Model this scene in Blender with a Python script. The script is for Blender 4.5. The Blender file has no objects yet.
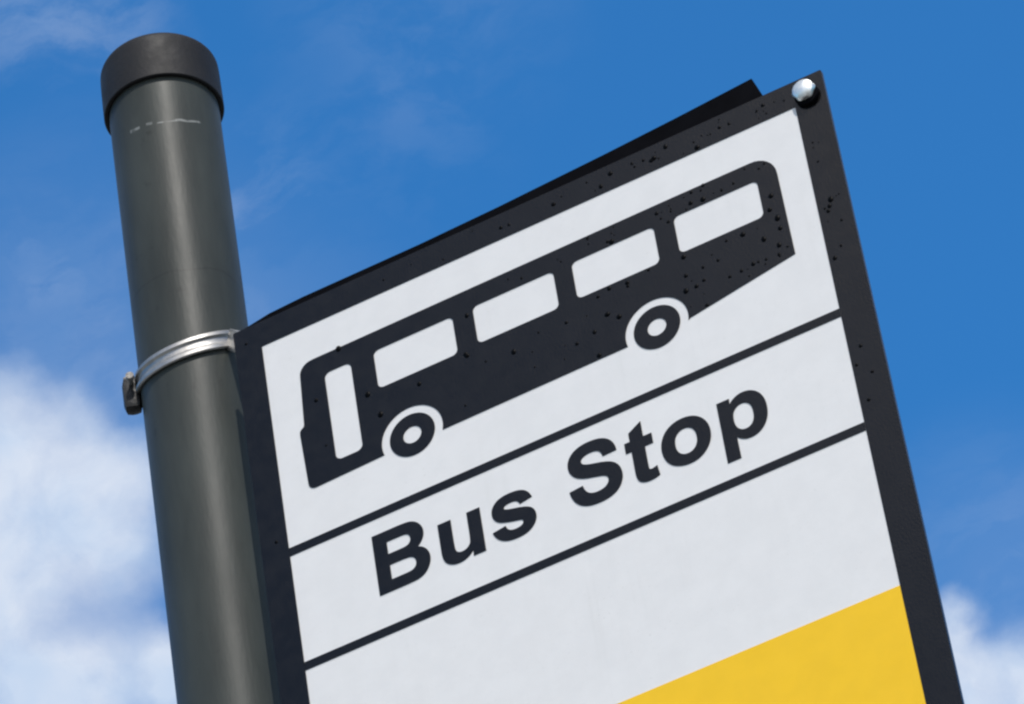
import bpy, bmesh, math, random
from mathutils import Vector, Matrix
from mathutils.geometry import tessellate_polygon

random.seed(7)
scene = bpy.context.scene
COL = scene.collection
Z0 = 4.05                      # height of the white face's top edge above the ground
PX, PY, PR = -0.0725, 0.0452, 0.0392     # pole axis and radius

# ---------------------------------------------------------------- materials
def mat(name, color, rough=0.5, metal=0.0, spec=0.5, coat=0.0):
    m = bpy.data.materials.new(name); m.use_nodes = True
    b = m.node_tree.nodes['Principled BSDF']
    b.inputs['Base Color'].default_value = (*color, 1)
    b.inputs['Roughness'].default_value = rough
    b.inputs['Metallic'].default_value = metal
    b.inputs['Specular IOR Level'].default_value = spec
    b.inputs['Coat Weight'].default_value = coat
    return m

class NT:
    """small helper round a node tree"""
    def __init__(self, tree): self.t = tree; self.n = tree.nodes; self.l = tree.links
    def node(self, kind, **kw):
        x = self.n.new(kind)
        for k, v in kw.items(): setattr(x, k, v)
        return x
    def put(self, sock, v):
        if isinstance(v, bpy.types.NodeSocket): self.l.new(v, sock)
        elif v is not None: sock.default_value = v
    def math(self, op, a, b=None, c=None, clamp=False):
        x = self.node('ShaderNodeMath', operation=op, use_clamp=clamp)
        for i, v in enumerate((a, b, c)): self.put(x.inputs[i], v)
        return x.outputs[0]
    def vmath(self, op, a, b=None):
        x = self.node('ShaderNodeVectorMath', operation=op)
        self.put(x.inputs[0], a)
        if b is not None: self.put(x.inputs[1], b)
        return x.outputs['Value'] if op in ('DISTANCE', 'DOT_PRODUCT', 'LENGTH') else x.outputs['Vector']
    def scale(self, a, s):
        x = self.node('ShaderNodeVectorMath', operation='SCALE')
        self.put(x.inputs[0], a); self.put(x.inputs['Scale'], s); return x.outputs['Vector']
    def noise(self, vec, scale, detail=4, rough=0.5, color=False):
        x = self.node('ShaderNodeTexNoise'); self.put(x.inputs['Vector'], vec)
        x.inputs['Scale'].default_value = scale; x.inputs['Detail'].default_value = detail
        x.inputs['Roughness'].default_value = rough
        return x.outputs['Color' if color else 'Fac']
    def ramp(self, v, lo, hi, a=0.0, b=1.0, smooth=True):
        x = self.node('ShaderNodeMapRange', interpolation_type='SMOOTHSTEP' if smooth else 'LINEAR')
        self.put(x.inputs['Value'], v)
        for k, q in zip(('From Min', 'From Max', 'To Min', 'To Max'), (lo, hi, a, b)): self.put(x.inputs[k], q)
        return x.outputs['Result']
    def mix(self, f, a, b):
        x = self.node('ShaderNodeMix', data_type='RGBA')
        self.put(x.inputs['Factor'], f); self.put(x.inputs['A'], a); self.put(x.inputs['B'], b)
        # RGBA sockets share names with the float ones: address them by index
        for s, v in ((x.inputs[6], a), (x.inputs[7], b)): self.put(s, v)
        return x.outputs[2]

def surface(m, base, vary=0.1, scale=60.0, rough=None, rvary=0.08, bump=0.0, bscale=200.0, stretch=(1, 1, 1)):
    """uneven colour, roughness and a little relief on an existing Principled material"""
    k = NT(m.node_tree); b = m.node_tree.nodes['Principled BSDF']
    co = k.node('ShaderNodeTexCoord').outputs['Object']
    mp = k.node('ShaderNodeMapping'); k.put(mp.inputs['Vector'], co); mp.inputs['Scale'].default_value = stretch
    v = mp.outputs['Vector']
    n = k.noise(v, scale, 5, 0.6)
    lo = tuple(c * (1 - vary) for c in base) + (1,); hi = tuple(c * (1 + vary) for c in base) + (1,)
    k.put(b.inputs['Base Color'], k.mix(k.ramp(n, 0.3, 0.7), lo, hi))
    if rough is not None:
        k.put(b.inputs['Roughness'], k.ramp(k.noise(v, scale * 1.7, 4), 0.3, 0.7, rough - rvary, rough + rvary))
    if bump:
        bp = k.node('ShaderNodeBump'); bp.inputs['Strength'].default_value = bump
        bp.inputs['Distance'].default_value = 0.001
        k.put(bp.inputs['Height'], k.noise(v, bscale, 3)); k.put(b.inputs['Normal'], bp.outputs['Normal'])
    return k, b, v

WHITE = (0.815, 0.80, 0.785)
M_white = mat('white_reflective_sheet', WHITE, 0.45)
k, b, v = surface(M_white, WHITE, 0.018, 55, 0.45, 0.06, 0.05, 900)
# rain streaks and fine grime: thin vertical runs and specks of dirt on the sheet
co = k.node('ShaderNodeTexCoord').outputs['Object']
mp = k.node('ShaderNodeMapping'); k.put(mp.inputs['Vector'], co); mp.inputs['Scale'].default_value = (1, 1, 0.06)
runs = k.math('MULTIPLY', k.ramp(k.noise(mp.outputs['Vector'], 150, 4, 0.6), 0.52, 0.78), k.ramp(k.noise(co, 9, 3), 0.4, 0.65))
speck = k.math('MULTIPLY', k.ramp(k.noise(co, 420, 2, 0.5), 0.62, 0.76), k.ramp(k.noise(co, 30, 3), 0.4, 0.7))
dirt = k.math('ADD', k.math('MULTIPLY', runs, 0.06), k.math('MULTIPLY', speck, 0.20), clamp=True)
k.put(b.inputs['Base Color'], k.mix(dirt, b.inputs['Base Color'].links[0].from_socket, (0.42, 0.41, 0.37, 1)))
BLACK = (0.0060, 0.0056, 0.0060)
M_black = mat('black_vinyl', BLACK, 0.22, spec=0.42)
surface(M_black, BLACK, 0.16, 70, 0.22, 0.04, 0.10, 700)
YELLOW = (0.97, 0.585, 0.022)
M_yellow = mat('yellow_vinyl', YELLOW, 0.4, spec=0.25)
surface(M_yellow, YELLOW, 0.022, 45, 0.42, 0.05, 0.02, 900)
M_black_shade = mat('matt_black_shade', (0.0045, 0.0045, 0.006), 0.9, spec=0.03)  # black sheet colour, darkened further to stand for shade
surface(M_black_shade, (0.0045, 0.0045, 0.006), 0.2, 40, 0.9, 0.05)
M_edge = mat('panel_core', (0.03, 0.03, 0.035), 0.6)
CAPC = (0.0135, 0.0132, 0.0145)
M_cap = mat('black_plastic_cap', CAPC, 0.6, spec=0.3)
surface(M_cap, CAPC, 0.14, 45, 0.6, 0.05, 0.2, 260)
M_steel = mat('stainless_steel', (0.50, 0.49, 0.475), 0.5, 1.0)
surface(M_steel, (0.44, 0.43, 0.415), 0.14, 110, 0.50, 0.06, 0.05, 500)
M_dull = mat('dark_weathered_steel', (0.009, 0.0085, 0.0085), 0.55, 0.1)
surface(M_dull, (0.009, 0.0085, 0.0085), 0.3, 200, 0.55, 0.1, 0.3, 600)
M_worn = mat('worn_steel', (0.22, 0.21, 0.20), 0.6, 0.4)
surface(M_worn, (0.22, 0.21, 0.20), 0.3, 250, 0.6, 0.1, 0.2, 600)
M_zinc = mat('galvanised_bolt', (0.86, 0.88, 0.86), 0.3, 0.85)
surface(M_zinc, (0.86, 0.88, 0.86), 0.04, 300, 0.42, 0.06, 0.05, 700)

# pole: grey green powder coat with streaks, a faint lap line and pale scuffs
POLE = (0.046, 0.052, 0.0475)
M_pole = mat('grey_green_powder_coat', POLE, 0.42, spec=0.22)
k, b, v = surface(M_pole, POLE, 0.22, 26, 0.45, 0.03, 0.10, 420, (1, 1, 0.22))
co = k.node('ShaderNodeTexCoord').outputs['Object']
sx = k.node('ShaderNodeSeparateXYZ'); k.put(sx.inputs[0], co)
zz = k.math('ADD', sx.outputs['Z'], k.math('MULTIPLY', k.math('SUBTRACT', k.noise(co, 30, 2), 0.5), 0.010))
def band(z, w): return k.ramp(k.math('ABSOLUTE', k.math('SUBTRACT', zz, z)), w * 0.4, w, 1.0, 0.0)
ang = k.math('ARCTAN2', sx.outputs['Y'], sx.outputs['X'])
def arc(z, w, a0, a1):
    a = k.math('ABSOLUTE', k.math('SUBTRACT', ang, math.radians((a0 + a1) / 2)))
    h = math.radians((a1 - a0) / 2)
    return k.math('MULTIPLY', band(z, w), k.ramp(a, h * 0.7, h, 1.0, 0.0))
scuff = None
for q in ((0.2440, 0.0017, -105, -91), (0.2446, 0.0013, -85, -77), (0.2438, 0.0013, -57, -24), (0.2432, 0.0008, -74, -48)):
    e = arc(Z0 + q[0], *q[1:]); scuff = e if scuff is None else k.math('MAXIMUM', scuff, e)
scuff = k.math('MULTIPLY', scuff, k.ramp(k.noise(co, 150, 3), 0.35, 0.6, 0.1, 0.75))
stain = k.math('MULTIPLY', k.ramp(k.noise(co, 85, 3, 0.55), 0.64, 0.74), k.ramp(k.noise(co, 17, 2), 0.5, 0.6))
lap = k.math('MULTIPLY', band(Z0 + 0.104, 0.0013), 0.35)
basec = b.inputs['Base Color'].links[0].from_socket
c1 = k.mix(k.math('MAXIMUM', lap, k.math('MULTIPLY', stain, 0.45)), basec, (0.02, 0.021, 0.02, 1))
k.put(b.inputs['Base Color'], k.mix(scuff, c1, (0.30, 0.31, 0.30, 1)))

M_water = mat('water_on_black_vinyl', (0.0012, 0.0012, 0.0015), 0.35, spec=0.06)

M_ground = mat('paving', (0.26, 0.25, 0.23), 0.9)
k, b, v = surface(M_ground, (0.24, 0.235, 0.215), 0.25, 2.0, 0.9, 0.05)
br = k.node('ShaderNodeTexBrick'); k.put(br.inputs['Vector'], v); br.inputs['Scale'].default_value = 1.0
br.inputs['Mortar Size'].default_value = 0.006; br.inputs['Brick Width'].default_value = 0.6
br.inputs['Row Height'].default_value = 0.4
br.inputs['Color2'].default_value = (0.88, 0.88, 0.87, 1); br.inputs['Color1'].default_value = (1, 1, 1, 1)
br.inputs['Mortar'].default_value = (0.4, 0.4, 0.38, 1)
mm = k.node('ShaderNodeMix', data_type='RGBA', blend_type='MULTIPLY'); mm.inputs[0].default_value = 1
k.put(mm.inputs[6], b.inputs['Base Color'].links[0].from_socket); k.put(mm.inputs[7], br.outputs['Color'])
k.put(b.inputs['Base Color'], mm.outputs[2])

# ---------------------------------------------------------------- mesh helpers
def link(name, bm, m, parent=None, smooth=None):
    me = bpy.data.meshes.new(name)
    bmesh.ops.recalc_face_normals(bm, faces=bm.faces)
    bm.to_mesh(me); bm.free()
    for q in (m if isinstance(m, (list, tuple)) else [m]): me.materials.append(q)
    if smooth is not None:
        me.polygons.foreach_set('use_smooth', [True] * len(me.polygons))
        me.set_sharp_from_angle(angle=math.radians(smooth))
    o = bpy.data.objects.new(name, me); COL.objects.link(o)
    if parent: o.parent = parent
    return o

def plate(bm, outer, holes=(), y0=0.0, y1=0.003):
    """a flat shape in the sign's plane: outline in metres (x, z below the face's top edge), front at y0, rear at y1"""
    loops = [outer] + list(holes)
    pts = [q for l in loops for q in l]
    tris = tessellate_polygon([[Vector((q[0], q[1], 0)) for q in l] for l in loops])
    F = [bm.verts.new((q[0], y0, Z0 + q[1])) for q in pts]
    B = [bm.verts.new((q[0], y1, Z0 + q[1])) for q in pts]
    for t in tris:
        if len(set(t)) < 3: continue
        try:
            bm.faces.new([F[i] for i in t]); bm.faces.new([B[i] for i in reversed(t)])
        except ValueError: pass
    s = 0
    for l in loops:
        n = len(l)
        for i in range(n):
            a, c = s + i, s + (i + 1) % n
            try: bm.faces.new((F[a], F[c], B[c], B[a]))
            except ValueError: pass
        s += n

def rbox(x0, z0, x1, z1, r, n=6):
    """rounded rectangle, r one radius or four (bottom left, bottom right, top right, top left)"""
    r = r if isinstance(r, (tuple, list)) else (r,) * 4
    out = []
    for (cx, cz, a, q) in ((x0 + r[0], z0 + r[0], 180, r[0]), (x1 - r[1], z0 + r[1], 270, r[1]),
                           (x1 - r[2], z1 - r[2], 0, r[2]), (x0 + r[3], z1 - r[3], 90, r[3])):
        for i in range(n + 1):
            t = math.radians(a + 90 * i / n)
            out.append((cx + q * math.cos(t), cz + q * math.sin(t)))
    return out

def circle(cx, cz, r, n=64):
    return [(cx + r * math.cos(2 * math.pi * i / n), cz + r * math.sin(2 * math.pi * i / n)) for i in range(n)]

def mm_(pts): return [(a / 1000, c / 1000) for a, c in pts]

def lathe(bm, prof, n=96, c=(0, 0, 0)):
    rings = []
    for r, z in prof:
        if r < 1e-6: rings.append([bm.verts.new((c[0], c[1], c[2] + z))])
        else: rings.append([bm.verts.new((c[0] + r * math.cos(2 * math.pi * i / n), c[1] + r * math.sin(2 * math.pi * i / n), c[2] + z)) for i in range(n)])
    for a, d in zip(rings, rings[1:]):
        for i in range(n):
            j = (i + 1) % n
            if len(a) == 1 and len(d) == 1: continue
            if len(a) == 1: bm.faces.new((a[0], d[i], d[j]))
            elif len(d) == 1: bm.faces.new((a[i], a[j], d[0]))
            else: bm.faces.new((a[i], a[j], d[j], d[i]))

def box(bm, size, mtx, bev=0.0):
    r = bmesh.ops.create_cube(bm, size=1.0)
    vs = r['verts']
    bmesh.ops.scale(bm, vec=size, verts=vs)
    if bev:
        es = list({e for q in vs for e in q.link_edges})
        g = bmesh.ops.bevel(bm, geom=es, offset=bev, segments=2, affect='EDGES', profile=0.6)
        vs = list({q for f in g['faces'] for q in f.verts} | {q for q in vs if q.is_valid})
    bmesh.ops.transform(bm, matrix=mtx, verts=vs)

# ---------------------------------------------------------------- setting
bm = bmesh.new()
bmesh.ops.create_grid(bm, x_segments=1, y_segments=1, size=600)
g = link('ground', bm, M_ground); g['kind'] = 'structure'

# ---------------------------------------------------------------- the bus stop
stop = bpy.data.objects.new('bus_stop', None); COL.objects.link(stop)
stop.location = (PX, PY, 0)
stop['label'] = 'bus stop flag sign clamped to a dark grey capped metal pole under a blue sky'
stop['category'] = 'bus stop'
bpy.context.view_layer.update()
INV = Matrix.Translation((-PX, -PY, 0))
def part(name, bm, m, parent=stop, smooth=None, label=None):
    """meshes are laid out in world metres, then hung on the bus stop"""
    if parent is stop: bmesh.ops.transform(bm, matrix=INV, verts=bm.verts)
    else: bmesh.ops.transform(bm, matrix=INV, verts=bm.verts)      # parts sit at the stop's own origin
    o = link(name, bm, m, parent, smooth)
    if label: o['label'] = label
    return o

# pole and cap
bm = bmesh.new()
lathe(bm, [(0.0, 0.0), (0.07, 0.0), (0.07, 0.010), (0.066, 0.014), (PR + 0.004, 0.016), (PR, 0.022)] +
      [(PR, 0.022 + (Z0 + 0.262) * i / 40) for i in range(1, 41)] + [(PR - 0.004, Z0 + 0.286)], 128, (PX, PY, 0))
pole = part('pole', bm, M_pole, smooth=35)
bm = bmesh.new()
CR, CB = 0.0428, Z0 + 0.2835
prof = [(PR + 0.0004, CB + 0.004), (PR + 0.0006, CB + 0.0003), (CR - 0.0006, CB), (CR, CB + 0.0006), (CR, CB + 0.010), (CR - 0.0003, CB + 0.032)]
for i in range(0, 9):
    t = math.radians(90 * i / 8)
    prof.append((CR - 0.0095 + 0.009 * math.cos(t), CB + 0.0365 + 0.0085 * math.sin(t)))
prof += [(0.02, CB + 0.0465), (0.0, CB + 0.047)]
lathe(bm, prof, 128, (PX, PY, 0))
part('cap', bm, M_cap, pole, smooth=40)

# sign panel: white faced sheet
BL, BR_, BT, BB = -0.0195, 0.4225, 0.0205, -0.60
def zb(x): return BT
bm = bmesh.new()
plate(bm, rbox(BL, BB, BR_, BT, 0.0008, 2), (), 0.0, 0.003)
panel = part('sign_panel', bm, [M_white], label='white sign face')

Y0, Y1 = -0.0005, 0.0002       # printed sheets stand half a millimetre proud of the panel
bm = bmesh.new()
inner = [(0.0, -0.58), (0.4005, -0.58), (0.4005, 0.0), (0.0, 0.0)]
plate(bm, rbox(BL - 0.0004, BB - 0.0004, BR_ + 0.0004, BT + 0.0004, 0.0010, 2), (inner,), Y0, 0.0026)
part('border', bm, M_black, panel)

for zt, zbm in ((-0.1722, -0.1787), (-0.2650, -0.2714)):
    bm = bmesh.new()
    plate(bm, [(0.0002, zbm), (0.4003, zbm), (0.4003, zt), (0.0002, zt)], (), Y0 + 0.00005, Y1)
    part('divider_line', bm, M_black, panel)

bm = bmesh.new()
plate(bm, [(0.0002, -0.5798), (0.4003, -0.5798), (0.4003, -0.3932), (0.0002, -0.3932)], (), Y0 + 0.00005, Y1)
part('yellow_band', bm, M_yellow, panel)

# bus pictogram (front of the bus at the left)
def arch(cx, cz, r, zbot):
    h = math.sqrt(r * r - (zbot - cz) ** 2)
    a0 = math.atan2(zbot - cz, -h); a1 = math.atan2(zbot - cz, h)
    if a0 < 0: a0 += 2 * math.pi
    return [(cx + r * math.cos(a0 + (a1 - a0) * i / 40), cz + r * math.sin(a0 + (a1 - a0) * i / 40)) for i in range(41)]
W1, W2, WZ, RO, RI, RH = 98.4, 278.3, -125.2, 22.6, 16.6, 6.7
body = []
body += [(20.2, -128.5), (20.6, -130.4), (22.0, -132.3), (24.2, -133.2), (26.5, -133.2)]
body += arch(W1, WZ, RO, -131.6)
body += arch(W2, WZ, RO, -130.4)
body += [(301.5, -129.3), (379.6, -115.4), (379.0, -47.5)]
for i in range(9):
    t = math.radians(90 * i / 8)
    body.append((362.5 + 16.4 * math.cos(t), -45.4 + 16.6 * math.sin(t)))
body += [(301, -28.6), (147, -29.0), (36, -29.4)]
for i in range(1, 8):
    t = math.radians(90 + 90 * i / 8)
    body.append((34.5 + 9.7 * math.cos(t), -39.2 + 9.7 * math.sin(t)))
body += [(24.8, -39.5), (22.9, -79.5), (22.2, -81.2), (20.2, -82.6), (19.2, -84.2), (19.0, -86.5)]
holes = [rbox(42.4, -119.4, 62.4, -45.2, 4.6), rbox(79.6, -77.0, 139.3, -44.9, 4.2), rbox(154.4, -76.3, 214.7, -44.6, 4.2),
         rbox(228.2, -75.9, 288.8, -44.6, 4.2), rbox(303.4, -75.8, 364.4, -44.6, 4.2)]
bm = bmesh.new()
plate(bm, mm_(body), [mm_(h) for h in holes], Y0, Y1)
for cx in (W1, W2):
    plate(bm, mm_(circle(cx, WZ, RI)), [mm_(circle(cx, WZ, RH, 40))], Y0, Y1)
part('bus_pictogram', bm, M_black, panel)

# lettering: outlines in 2048 units per em
def swell(loop, d):
    """push a closed outline out by d along its vertex normals (the print has spread a little)"""
    n = len(loop); out = []
    for i in range(n):
        (x0, z0), (x1, z1), (x2, z2) = loop[i - 1], loop[i], loop[(i + 1) % n]
        a = Vector((x1 - x0, z1 - z0)).normalized(); c = Vector((x2 - x1, z2 - z1)).normalized()
        na, nc = Vector((-a.y, a.x)), Vector((-c.y, c.x))
        m = (na + nc); m = m / max(0.5, m.dot(na)) if m.length > 1e-6 else na
        out.append((x1 + m.x * d, z1 + m.y * d))
    return out
GLYPH = {
 'B': (1479, "M150 1466H736Q910 1466 995.5 1451.5Q1081 1437 1148.5 1391Q1216 1345 1261 1268.5Q1306 1192 1306 1097Q1306 994 1250.5 908Q1195 822 1100 779Q1234 740 1306 646Q1378 552 1378 425Q1378 325 1331.5 230.5Q1285 136 1204.5 79.5Q1124 23 1006 10Q932 2 649 0H150Z M446 1222V883H640Q813 883 855 888Q931 897 974.5 940.5Q1018 984 1018 1055Q1018 1123 980.5 1165.5Q943 1208 869 1217Q825 1222 616 1222Z M446 639V247H720Q880 247 923 256Q989 268 1030.5 314.5Q1072 361 1072 439Q1072 505 1040 551Q1008 597 947.5 618Q887 639 685 639Z"),
 'u': (1251, "M847 0V159Q789 74 694.5 25Q600 -24 495 -24Q388 -24 303 23Q218 70 180 155Q142 240 142 390V1062H423V574Q423 350 438.5 299.5Q454 249 495 219.5Q536 190 599 190Q671 190 728 229.5Q785 269 806 327.5Q827 386 827 614V1062H1108V0Z"),
 's': (1139, "M48 303L330 346Q348 264 403 221.5Q458 179 557 179Q666 179 721 219Q758 247 758 294Q758 326 738 347Q717 367 644 384Q304 459 213 521Q87 607 87 760Q87 898 196 992Q305 1086 534 1086Q752 1086 858 1015Q964 944 1004 805L739 756Q722 818 674.5 851Q627 884 539 884Q428 884 380 853Q348 831 348 796Q348 766 376 745Q414 717 638.5 666Q863 615 952 541Q1040 466 1040 332Q1040 186 918 81Q796 -24 557 -24Q340 -24 213.5 64Q87 152 48 303Z"),
 ' ': (569, ""),
 'S': (1366, "M74 477L362 505Q388 360 467.5 292Q547 224 682 224Q825 224 897.5 284.5Q970 345 970 426Q970 478 939.5 514.5Q909 551 833 578Q781 596 596 642Q358 701 262 787Q127 908 127 1082Q127 1194 190.5 1291.5Q254 1389 373.5 1440Q493 1491 662 1491Q938 1491 1077.5 1370Q1217 1249 1224 1047L928 1034Q909 1147 846.5 1196.5Q784 1246 659 1246Q530 1246 457 1193Q410 1159 410 1102Q410 1050 454 1013Q510 966 726 915Q942 864 1045.5 809.5Q1149 755 1207.5 660.5Q1266 566 1266 427Q1266 301 1196 191Q1126 81 998 27.5Q870 -26 679 -26Q401 -26 252 102.5Q103 231 74 477Z"),
 't': (682, "M634 1062V838H442V410Q442 280 447.5 258.5Q453 237 472.5 223Q492 209 520 209Q559 209 633 236L657 18Q559 -24 435 -24Q359 -24 298 1.5Q237 27 208.5 67.5Q180 108 169 177Q160 226 160 375V838H31V1062H160V1273L442 1437V1062Z"),
 'o': (1251, "M82 546Q82 686 151 817Q220 948 346.5 1017Q473 1086 629 1086Q870 1086 1024 929.5Q1178 773 1178 534Q1178 293 1022.5 134.5Q867 -24 631 -24Q485 -24 352.5 42Q220 108 151 235.5Q82 363 82 546Z M370 531Q370 373 445 289Q520 205 630 205Q740 205 814.5 289Q889 373 889 533Q889 689 814.5 773Q740 857 630 857Q520 857 445 773Q370 689 370 531Z"),
 'p': (1251, "M139 1062H401V906Q452 986 539 1036Q626 1086 732 1086Q917 1086 1046 941Q1175 796 1175 537Q1175 271 1045 123.5Q915 -24 730 -24Q642 -24 570.5 11Q499 46 420 131V-404H139Z M417 549Q417 370 488 284.5Q559 199 661 199Q759 199 824 277.5Q889 356 889 534Q889 700 822.5 780.5Q756 861 658 861Q556 861 486.5 782Q417 703 417 549Z"),
}
import re
def outline(path, n=6):
    loops, cur, pos = [], [], (0, 0)
    for c, args in re.findall(r'([MLHVQZ])([^MLHVQZ]*)', path):
        a = [float(q) for q in args.split()]
        if c == 'M': cur = [tuple(a)]; pos = tuple(a)
        elif c == 'L': pos = tuple(a); cur.append(pos)
        elif c == 'H': pos = (a[0], pos[1]); cur.append(pos)
        elif c == 'V': pos = (pos[0], a[0]); cur.append(pos)
        elif c == 'Q':
            q1, q2 = (a[0], a[1]), (a[2], a[3])
            for i in range(1, n + 1):
                t = i / n
                cur.append(tuple((1-t)**2*pos[j] + 2*t*(1-t)*q1[j] + t*t*q2[j] for j in (0, 1)))
            pos = q2
        elif c == 'Z':
            if abs(cur[0][0]-cur[-1][0]) + abs(cur[0][1]-cur[-1][1]) < 1e-6: cur.pop()
            loops.append(cur); cur = []
    return loops
pen, U, BASE = 54.9, 63.3 / 2048, -238.9
bm = bmesh.new()
for ch in 'Bus Stop':
    adv, path = GLYPH[ch]
    if ch == ' ':
        part('lettering', bm, M_black, panel, label='black lettering reading Bus'); bm = bmesh.new()
    if path:
        ls = [mm_(swell([(pen + x * U, BASE + z * U * 1.04) for x, z in l], 0.42)) for l in outline(path)]
        plate(bm, ls[0], ls[1:], Y0, Y1)
    pen += adv * U + 1.37
part('lettering', bm, M_black, panel, label='black lettering reading Stop')

# backing sheet, slightly warped, showing above the panel's top edge, shade put into its black
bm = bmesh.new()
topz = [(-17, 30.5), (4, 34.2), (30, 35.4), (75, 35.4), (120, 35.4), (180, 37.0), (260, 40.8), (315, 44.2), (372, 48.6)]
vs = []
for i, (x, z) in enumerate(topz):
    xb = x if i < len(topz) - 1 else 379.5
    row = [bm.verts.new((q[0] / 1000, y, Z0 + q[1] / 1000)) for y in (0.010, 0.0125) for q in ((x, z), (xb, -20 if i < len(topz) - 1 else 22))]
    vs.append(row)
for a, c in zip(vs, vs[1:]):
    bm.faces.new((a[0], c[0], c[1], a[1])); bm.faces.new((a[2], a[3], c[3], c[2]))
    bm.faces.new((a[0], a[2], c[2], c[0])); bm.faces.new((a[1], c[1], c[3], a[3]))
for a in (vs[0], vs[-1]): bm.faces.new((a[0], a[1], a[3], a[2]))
part('backing_sheet', bm, M_black_shade)
# channel that carries the panel on the clamp, and spacers to the backing sheet
bm = bmesh.new()
box(bm, (0.40, 0.0075, 0.030), Matrix.Translation((0.19, 0.00675, Z0 + 0.004 - 0.012)), 0.001)
part('channel', bm, M_dull)
bm = bmesh.new()
box(bm, (0.40, 0.020, 0.030), Matrix.Translation((0.19, 0.013, Z0 - 0.48)), 0.001)
part('channel', bm, M_dull)

# bolt at the panel's top right corner: bright domed head, a low black disc for the shade under it
BX, BZ = 0.4098, 0.0067
TB = Matrix.Translation((BX, -0.0005, Z0 + BZ)) @ Matrix.Rotation(math.radians(90), 4, 'X')
bm = bmesh.new()
prof = [(0.0, 0.0082), (0.003, 0.0080), (0.0055, 0.0074), (0.0072, 0.0062), (0.0082, 0.0048), (0.0083, 0.0034), (0.0, 0.0032)]
lathe(bm, prof, 48)
for q in bm.verts:                                         # six flats on the head's rim
    r = math.hypot(q.co.x, q.co.y)
    if r > 0.0076:
        a = math.atan2(q.co.y, q.co.x); t = (a % (math.pi / 3)) - math.pi / 6
        f = 0.90 / max(math.cos(t), 0.9)
        q.co.x *= f; q.co.y *= f
bmesh.ops.transform(bm, matrix=TB, verts=bm.verts)
bolt = part('bolt', bm, M_zinc, panel, smooth=30)
bm = bmesh.new()
lathe(bm, [(0.0, 0.0031), (0.0080, 0.0031), (0.0085, 0.0025), (0.0085, 0.0006), (0.0081, 0.0002), (0.0, 0.0002)], 48)
bmesh.ops.transform(bm, matrix=Matrix.Translation((0.0006, 0, -0.0026)) @ TB, verts=bm.verts)
part('bolt_shade_disc', bm, M_black_shade, panel, smooth=40)  # disc shifted down to paint the dark shade below the head

# raindrops on the printed black areas
DROPS = [(183.8,9.2),(223.4,9.0),(317.2,-39.5),(299.7,-46.6),(255.8,-40.8),(242.6,-30.8),(149.7,-49.8),(217.6,-90.6),(178.0,-95.3),(144.4,-80.3),(246.5,-98.4),(254.2,-104.3),(242.4,-81.3),(235.6,-107.8),(222.3,-110.9),(235.9,-127.7),(264.0,-80.4),(279.9,-77.6),(305.2,-79.8),(304.3,-95.3),(310.0,-107.2),(302.3,-107.2),(292.8,-35.8),(307.7,15.0),(266.5,13.2),(298.2,9.8),(258.4,6.2),(327.8,-29.7),(319.0,-31.1),(325.9,-40.9),(258.6,-42.1),(371.7,-62.1),(368.9,-72.7),(372.9,-81.8),(373.3,-90.7),(368.9,-110.7),(361.0,-93.6),(347.7,-82.7),(350.6,-109.2),(327.8,-94.3),(333.4,-111.2),(341.9,-110.6),(315.8,-105.0),(251.0,-78.5),(264.0,-83.2),(370.2,-103.4),(410.4,-85.6),(407.2,-93.9),(404.7,-132.4),(329.1,2.8),(346.9,10.8),(379.1,13.0),(296.4,8.9),(290.8,11.9),(408.7,-90.4),(71.2,-77.8),(108.7,-87.6),(145.4,-82.1),(78.2,-98.3),(55.1,-30.3),(33.9,-64.1),(408.8,-207.5),(412.6,-230.5),(406.4,-250.2),(314.4,-125.5),(-11.2,7.6),(-8.4,-163.0)]
def drop(bm, x, z, r, h):
    n, rings = 12, []
    st = random.uniform(0.9, 1.35)
    for q in (1.0, 0.85, 0.55):
        hh = h * (1 - q * q) ** 0.7
        rings.append([bm.verts.new((x + r*q*math.cos(2*math.pi*i/n), Y0 - 0.00004 - hh, Z0 + z + r*st*q*math.sin(2*math.pi*i/n))) for i in range(n)])
    top = bm.verts.new((x, Y0 - 0.00004 - h, Z0 + z))
    for a, c in zip(rings, rings[1:]):
        for i in range(n): bm.faces.new((a[i], a[(i+1) % n], c[(i+1) % n], c[i]))
    for i in range(n): bm.faces.new((rings[-1][i], rings[-1][(i+1) % n], top))
    bm.faces.new(rings[0])
bm = bmesh.new()
for x, z in DROPS:
    r = random.uniform(1.2, 2.2)
    drop(bm, x / 1000, z / 1000, r / 1000, r * 0.4 / 1000)
for i in range(130):                                       # finer spatter, thicker towards the far end
    x = 418 - abs(random.gauss(0, 150)); z = random.choice([random.uniform(3, 18), random.uniform(-127, -80), random.uniform(-127, -80), random.uniform(-42, -31), random.uniform(-260, 10)])
    if x < -16: continue
    if z < 1 and not (30 < x < 376 or 403 < x < 419): continue
    if x < 380 and z < 1 and not (-43 < z < -31 or -127 < z < -79): continue
    if z < -79 and x < 380 and (abs(x - W1) < 25 or abs(x - W2) < 25 or 40 < x < 65 or z < -127 + max(0, x - 298) * 0.185): continue
    r = random.uniform(0.45, 1.15)
    drop(bm, x / 1000, z / 1000, r / 1000, r * 0.35 / 1000)
dr = part('raindrops', bm, M_water, panel, smooth=60)
dr['kind'] = 'stuff'

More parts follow.
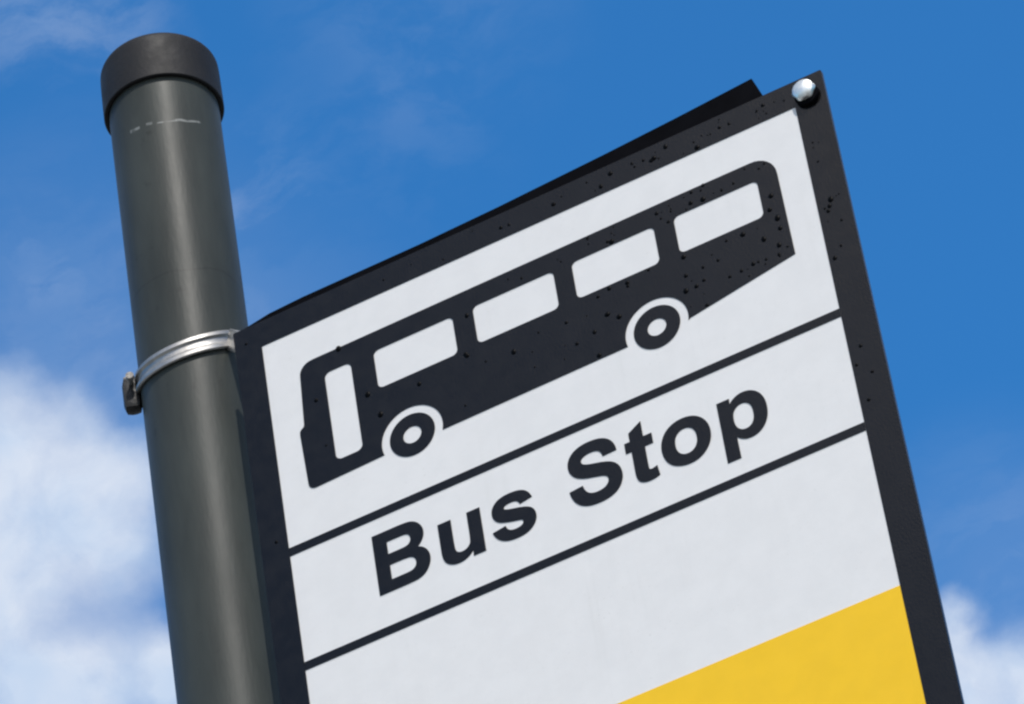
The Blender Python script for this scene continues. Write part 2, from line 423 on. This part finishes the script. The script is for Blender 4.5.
# steel band clamp round the pole
CZ, CA, CBt, RB = Z0 + 0.0492, 0.058, 0.431, PR + 0.0004
SEC = [(0.0, -0.0078), (0.0018, -0.0078), (0.0028, -0.0068), (0.0029, -0.0042), (0.0012, -0.0022), (0.0010, 0.0),
       (0.0012, 0.0022), (0.0029, 0.0042), (0.0028, 0.0068), (0.0018, 0.0078), (0.0, 0.0078)]       # two raised ribs
bm = bmesh.new()
rings = []
for i in range(120):
    a = 2 * math.pi * i / 120
    row = []
    for d, h in SEC:
        x, y = (RB + d) * math.cos(a), (RB + d) * math.sin(a)
        row.append(bm.verts.new((PX + x, PY + y, CZ + CA * x + CBt * y + h)))
    rings.append(row)
for i in range(120):
    a, c = rings[i], rings[(i + 1) % 120]
    for j in range(len(SEC)):
        kx = (j + 1) % len(SEC)
        bm.faces.new((a[j], c[j], c[kx], a[kx]))
clamp = part('clamp', bm, M_steel, smooth=30)
def ringpt(deg, rad, dz=0.0):
    a = math.radians(deg); x, y = rad * math.cos(a), rad * math.sin(a)
    return Vector((PX + x, PY + y, CZ + CA * x + CBt * y + dz))
# strap that carries the band on to the channel behind the panel
bm = bmesh.new()
p0 = ringpt(-28, RB + 0.0025, -0.0012); p1 = Vector((-0.013, 0.0068, Z0 + 0.0120))
d = (p1 - p0); L = d.length; ax = d.normalized()
up = Vector((0, 0, 1)); yv = up.cross(ax).normalized(); zv = ax.cross(yv)
R3 = Matrix((ax, yv, zv)).transposed().to_4x4(); R3.translation = (p0 + p1) / 2
box(bm, (L, 0.003, 0.0145), R3, 0.0006)
part('strap', bm, M_steel, clamp)
# lugs of the band with the clamping bolt on the pole's far left
A = math.radians(-158)
er = Vector((math.cos(A), math.sin(A), 0)); et = Vector((-er.y, er.x, 0)); ez = Vector((0, 0, 1))
c0 = ringpt(-158, RB + 0.0058, -0.0065)
B3 = Matrix((er, et, ez)).transposed().to_4x4()
bm = bmesh.new()
m4 = B3.copy(); m4.translation = c0
box(bm, (0.0125, 0.0120, 0.0270), m4, 0.0048)
part('lug', bm, M_dull, clamp, smooth=40)
bm = bmesh.new()
lathe(bm, [(0.0, 0.0085), (0.0042, 0.0085), (0.0050, 0.0076), (0.0050, 0.0030), (0.0062, 0.0028), (0.0062, 0.0016), (0.0026, 0.0014), (0.0026, -0.0140), (0.0046, -0.0140), (0.0046, -0.0190), (0.0, -0.0190)], 6 * 3)
m4 = Matrix((er, ez, -et)).transposed().to_4x4(); m4 = Matrix((ez, er, -et)).transposed().to_4x4(); m4 = m4 @ Matrix.Scale(0.62, 4); m4.translation = c0 + et * 0.0035 + er * -0.001 + ez * 0.0065
bmesh.ops.transform(bm, matrix=m4, verts=bm.verts)
part('clamp_bolt', bm, M_worn, clamp, smooth=30)
bm = bmesh.new()
m4 = B3.copy(); m4.translation = c0 + ez * 0.0138 + er * 0.0008
box(bm, (0.0080, 0.0080, 0.0028), m4, 0.0012)
part('buckle_plate', bm, M_worn, clamp)

# ---------------------------------------------------------------- camera (telephoto from below)
Z = Z0
cam = bpy.data.cameras.new('camera'); co_ = bpy.data.objects.new('camera', cam); COL.objects.link(co_)
right = Vector((0.87630945, 0.46384857, -0.13010093)); upv = Vector((0.38726778, -0.51764282, 0.76293485))
fwd = Vector((-0.28654042, 0.71895091, 0.6332489))
mw = Matrix((right, upv, -fwd)).transposed().to_4x4(); mw.translation = (1.24221142, -2.67344536, Z - 2.44916420)
co_.matrix_world = mw
cam.sensor_width = 36; cam.lens = 5726.95 * 36 / 1024; cam.clip_end = 5000; cam.clip_start = 0.05
scene.camera = co_

# ---------------------------------------------------------------- light
SUN_AZ, SUN_EL = 34.0, 50.0            # degrees right of the sign's normal, above the horizon
az, el = math.radians(SUN_AZ), math.radians(SUN_EL)
sd = Vector((math.sin(az) * math.cos(el), -math.cos(az) * math.cos(el), math.sin(el)))
sl = bpy.data.lights.new('sun', 'SUN'); sl.energy = 3.0; sl.angle = math.radians(0.5); sl.color = (1.0, 0.955, 0.89)
so = bpy.data.objects.new('sun', sl); COL.objects.link(so)
so.rotation_euler = (-sd).to_track_quat('-Z', 'Y').to_euler(); so.location = (0, 0, 30)

world = bpy.data.worlds.new('World'); scene.world = world; world.use_nodes = True
k = NT(world.node_tree)
bg = world.node_tree.nodes['Background']
sky = k.node('ShaderNodeTexSky', sky_type='NISHITA', sun_disc=False)
sky.sun_elevation = el; sky.sun_rotation = math.pi - az
sky.altitude = 0; sky.air_density = 1.0; sky.dust_density = 0.0; sky.ozone_density = 1.0
STR = 0.10
SKYTINT = (0.38, 1.34, 2.06, 1)      # the photograph's deep polarised blue
direc = k.vmath('NORMALIZE', k.node('ShaderNodeTexCoord').outputs['Generated'])
warp = k.vmath('SUBTRACT', k.noise(direc, 38, 7, 0.56, True), (0.5, 0.5, 0.5))
dw = k.vmath('ADD', direc, k.scale(warp, 0.015))
fine = k.noise(dw, 75, 6, 0.58)
CLOUDS = [
    ((-0.3694, 0.6871, 0.6257), 0.0166, 0.95),
    ((-0.3611, 0.6960, 0.6206), 0.0148, 0.90),
    ((-0.3778, 0.6939, 0.6130), 0.0192, 0.90),
    ((-0.3610, 0.7030, 0.6128), 0.0122, 0.85),
    ((-0.3767, 0.7095, 0.5956), 0.0192, 1.00),
    ((-0.3599, 0.7172, 0.5968), 0.0096, 1.00),
    ((-0.3900, 0.6900, 0.6097), 0.0262, 1.00),
    ((-0.3667, 0.6791, 0.6359), 0.0079, 0.50),
    ((-0.3598, 0.6872, 0.6311), 0.0096, 0.50),
    ((-0.3521, 0.6970, 0.6247), 0.0079, 0.60),
    ((-0.2367, 0.7769, 0.5834), 0.0079, 0.90),
    ((-0.2422, 0.7798, 0.5773), 0.0105, 0.90),
    ((-0.2358, 0.7838, 0.5745), 0.0087, 1.00),
    ((-0.2284, 0.7876, 0.5723), 0.0131, 1.00),
]
THIN = [
    ((-0.3332, 0.6455, 0.6872), 0.0157, 0.42),
    ((-0.3209, 0.6550, 0.6841), 0.0087, 0.20),
    ((-0.3136, 0.6833, 0.6594), 0.0122, 0.24),
    ((-0.3222, 0.6814, 0.6572), 0.0070, 0.20),
    ((-0.3401, 0.6694, 0.6604), 0.0087, 0.20),
    ((-0.3560, 0.6705, 0.6509), 0.0122, 0.26),
    ((-0.3518, 0.6764, 0.6471), 0.0087, 0.20),
    ((-0.2751, 0.6796, 0.6800), 0.0227, 0.14),
    ((-0.3225, 0.6925, 0.6454), 0.0079, 0.30),
    ((-0.2914, 0.6875, 0.6651), 0.0210, 0.07),
]
VEIL = [
    ((-0.3523, 0.6943, 0.6275), 0.0576, 0.17),
    ((-0.2250, 0.7740, 0.5919), 0.0262, 0.12),
]
GAPS = [
    ((-0.3638, 0.7073, 0.6062), 0.0087, 0.42),
    ((-0.3714, 0.7054, 0.6038), 0.0073, 0.35),
    ((-0.3561, 0.7094, 0.6082), 0.0066, 0.40),
    ((-0.2288, 0.7789, 0.5840), 0.0049, 0.50),
]

def union(blobs, lo, hi, vec):
    dens = None
    for c, r, st in blobs:
        b = k.math('MULTIPLY', k.ramp(k.vmath('DISTANCE', vec, c), r * lo, r * hi, 1.0, 0.0), st)
        dens = b if dens is None else k.math('SUBTRACT', k.math('ADD', dens, b), k.math('MULTIPLY', dens, b))
    return dens
thick = union(CLOUDS, 0.3, 1.2, dw)
thick = k.math('MULTIPLY', thick, k.ramp(fine, 0.3, 0.68, 0.74, 1.08, False))
thick = k.math('MULTIPLY', thick, k.math('SUBTRACT', 1.0, k.math('MULTIPLY', 0.72, union(GAPS, 0.1, 1.2, dw))))
# thin torn wisps, drawn out along the wind
mpw = k.node('ShaderNodeMapping'); k.put(mpw.inputs['Vector'], dw)
mpw.inputs['Rotation'].default_value = (0.2, 0.5, 0.5); mpw.inputs['Scale'].default_value = (0.5, 1.0, 1.7)
torn = k.ramp(k.noise(mpw.outputs['Vector'], 75, 5, 0.6), 0.34, 0.66, 0.15, 1.25)
thin = k.math('MULTIPLY', 0.42, k.math('MULTIPLY', union(THIN, 0.0, 1.5, k.vmath('ADD', direc, k.scale(warp, 0.025))), torn))
thin = k.math('MAXIMUM', thin, k.math('MULTIPLY', union(VEIL, 0.0, 1.3, direc), k.ramp(torn, 0.0, 1.3, 0.75, 1.15)))
dens = k.math('SUBTRACT', k.math('ADD', thick, thin), k.math('MULTIPLY', thick, thin))
# fair weather cumulus over the rest of the sky, with a bright patch added for reflection
view = (-0.2865, 0.7190, 0.6332)
away = k.ramp(k.vmath('DOT_PRODUCT', direc, view), 0.93, 0.985, 1.0, 0.0)
wn = k.vmath('ADD', direc, k.scale(k.vmath('SUBTRACT', k.noise(direc, 4, 4, 0.5, True), (0.5, 0.5, 0.5)), 0.3))
cum = k.math('MULTIPLY', k.ramp(k.noise(wn, 3.2, 7, 0.58), 0.48, 0.62), away)
far = k.ramp(k.vmath('DISTANCE', k.vmath('ADD', direc, k.scale(warp, 0.05)), (-0.13, -0.72, 0.69)), 0.06, 0.21, 0.95, 0.0)  # unseen bright cloud, added to lighten the black border by reflection
clear = k.ramp(k.vmath('DISTANCE', direc, (-0.33, -0.72, 0.62)), 0.16, 0.34, 0.0, 1.0)  # clouds removed here so the border's other end mirrors darker sky
cum = k.math('MAXIMUM', k.math('MULTIPLY', cum, clear), far)
dens = k.math('MINIMUM', k.math('MAXIMUM', dens, cum), 0.95)
shade = k.ramp(k.noise(dw, 60, 4), 0.3, 0.7, 0.0, 1.0)
ccol = k.mix(shade, (5.9, 7.1, 8.9, 1), (7.2, 7.9, 9.1, 1))
# clouds nearer the sun are brighter and warmer
near = k.ramp(k.vmath('DOT_PRODUCT', direc, tuple(sd)), 0.66, 0.97)
ccol = k.mix(near, ccol, (17.5, 15.6, 14.2, 1))
hs = k.node('ShaderNodeHueSaturation'); hs.inputs['Saturation'].default_value = 1.0; hs.inputs['Value'].default_value = 1.0
k.put(hs.inputs['Color'], sky.outputs['Color'])
tint = k.node('ShaderNodeMix', data_type='RGBA', blend_type='MULTIPLY'); pol = k.math('ABSOLUTE', k.vmath('DOT_PRODUCT', direc, tuple(sd)))     # sky light is deepest blue a right angle from the sun
k.put(tint.inputs[0], k.ramp(pol, 0.08, 0.42, 1.0, 0.12))
k.put(tint.inputs[6], hs.outputs['Color']); tint.inputs[7].default_value = SKYTINT
k.put(bg.inputs['Color'], k.mix(dens, tint.outputs[2], ccol))
bg.inputs['Strength'].default_value = STR

# ---------------------------------------------------------------- render settings
vs_ = scene.view_settings
scene.display_settings.display_device = 'sRGB'
vs_.view_transform = 'Standard'; vs_.look = 'None'; vs_.exposure = 0.0; vs_.gamma = 1.0; vs_.use_curve_mapping = False
scene.render.engine = 'CYCLES'
scene.cycles.filter_width = 2.4
scene.cycles.max_bounces = 10; scene.cycles.transmission_bounces = 8
scene.render.resolution_x = 1024; scene.render.resolution_y = 704
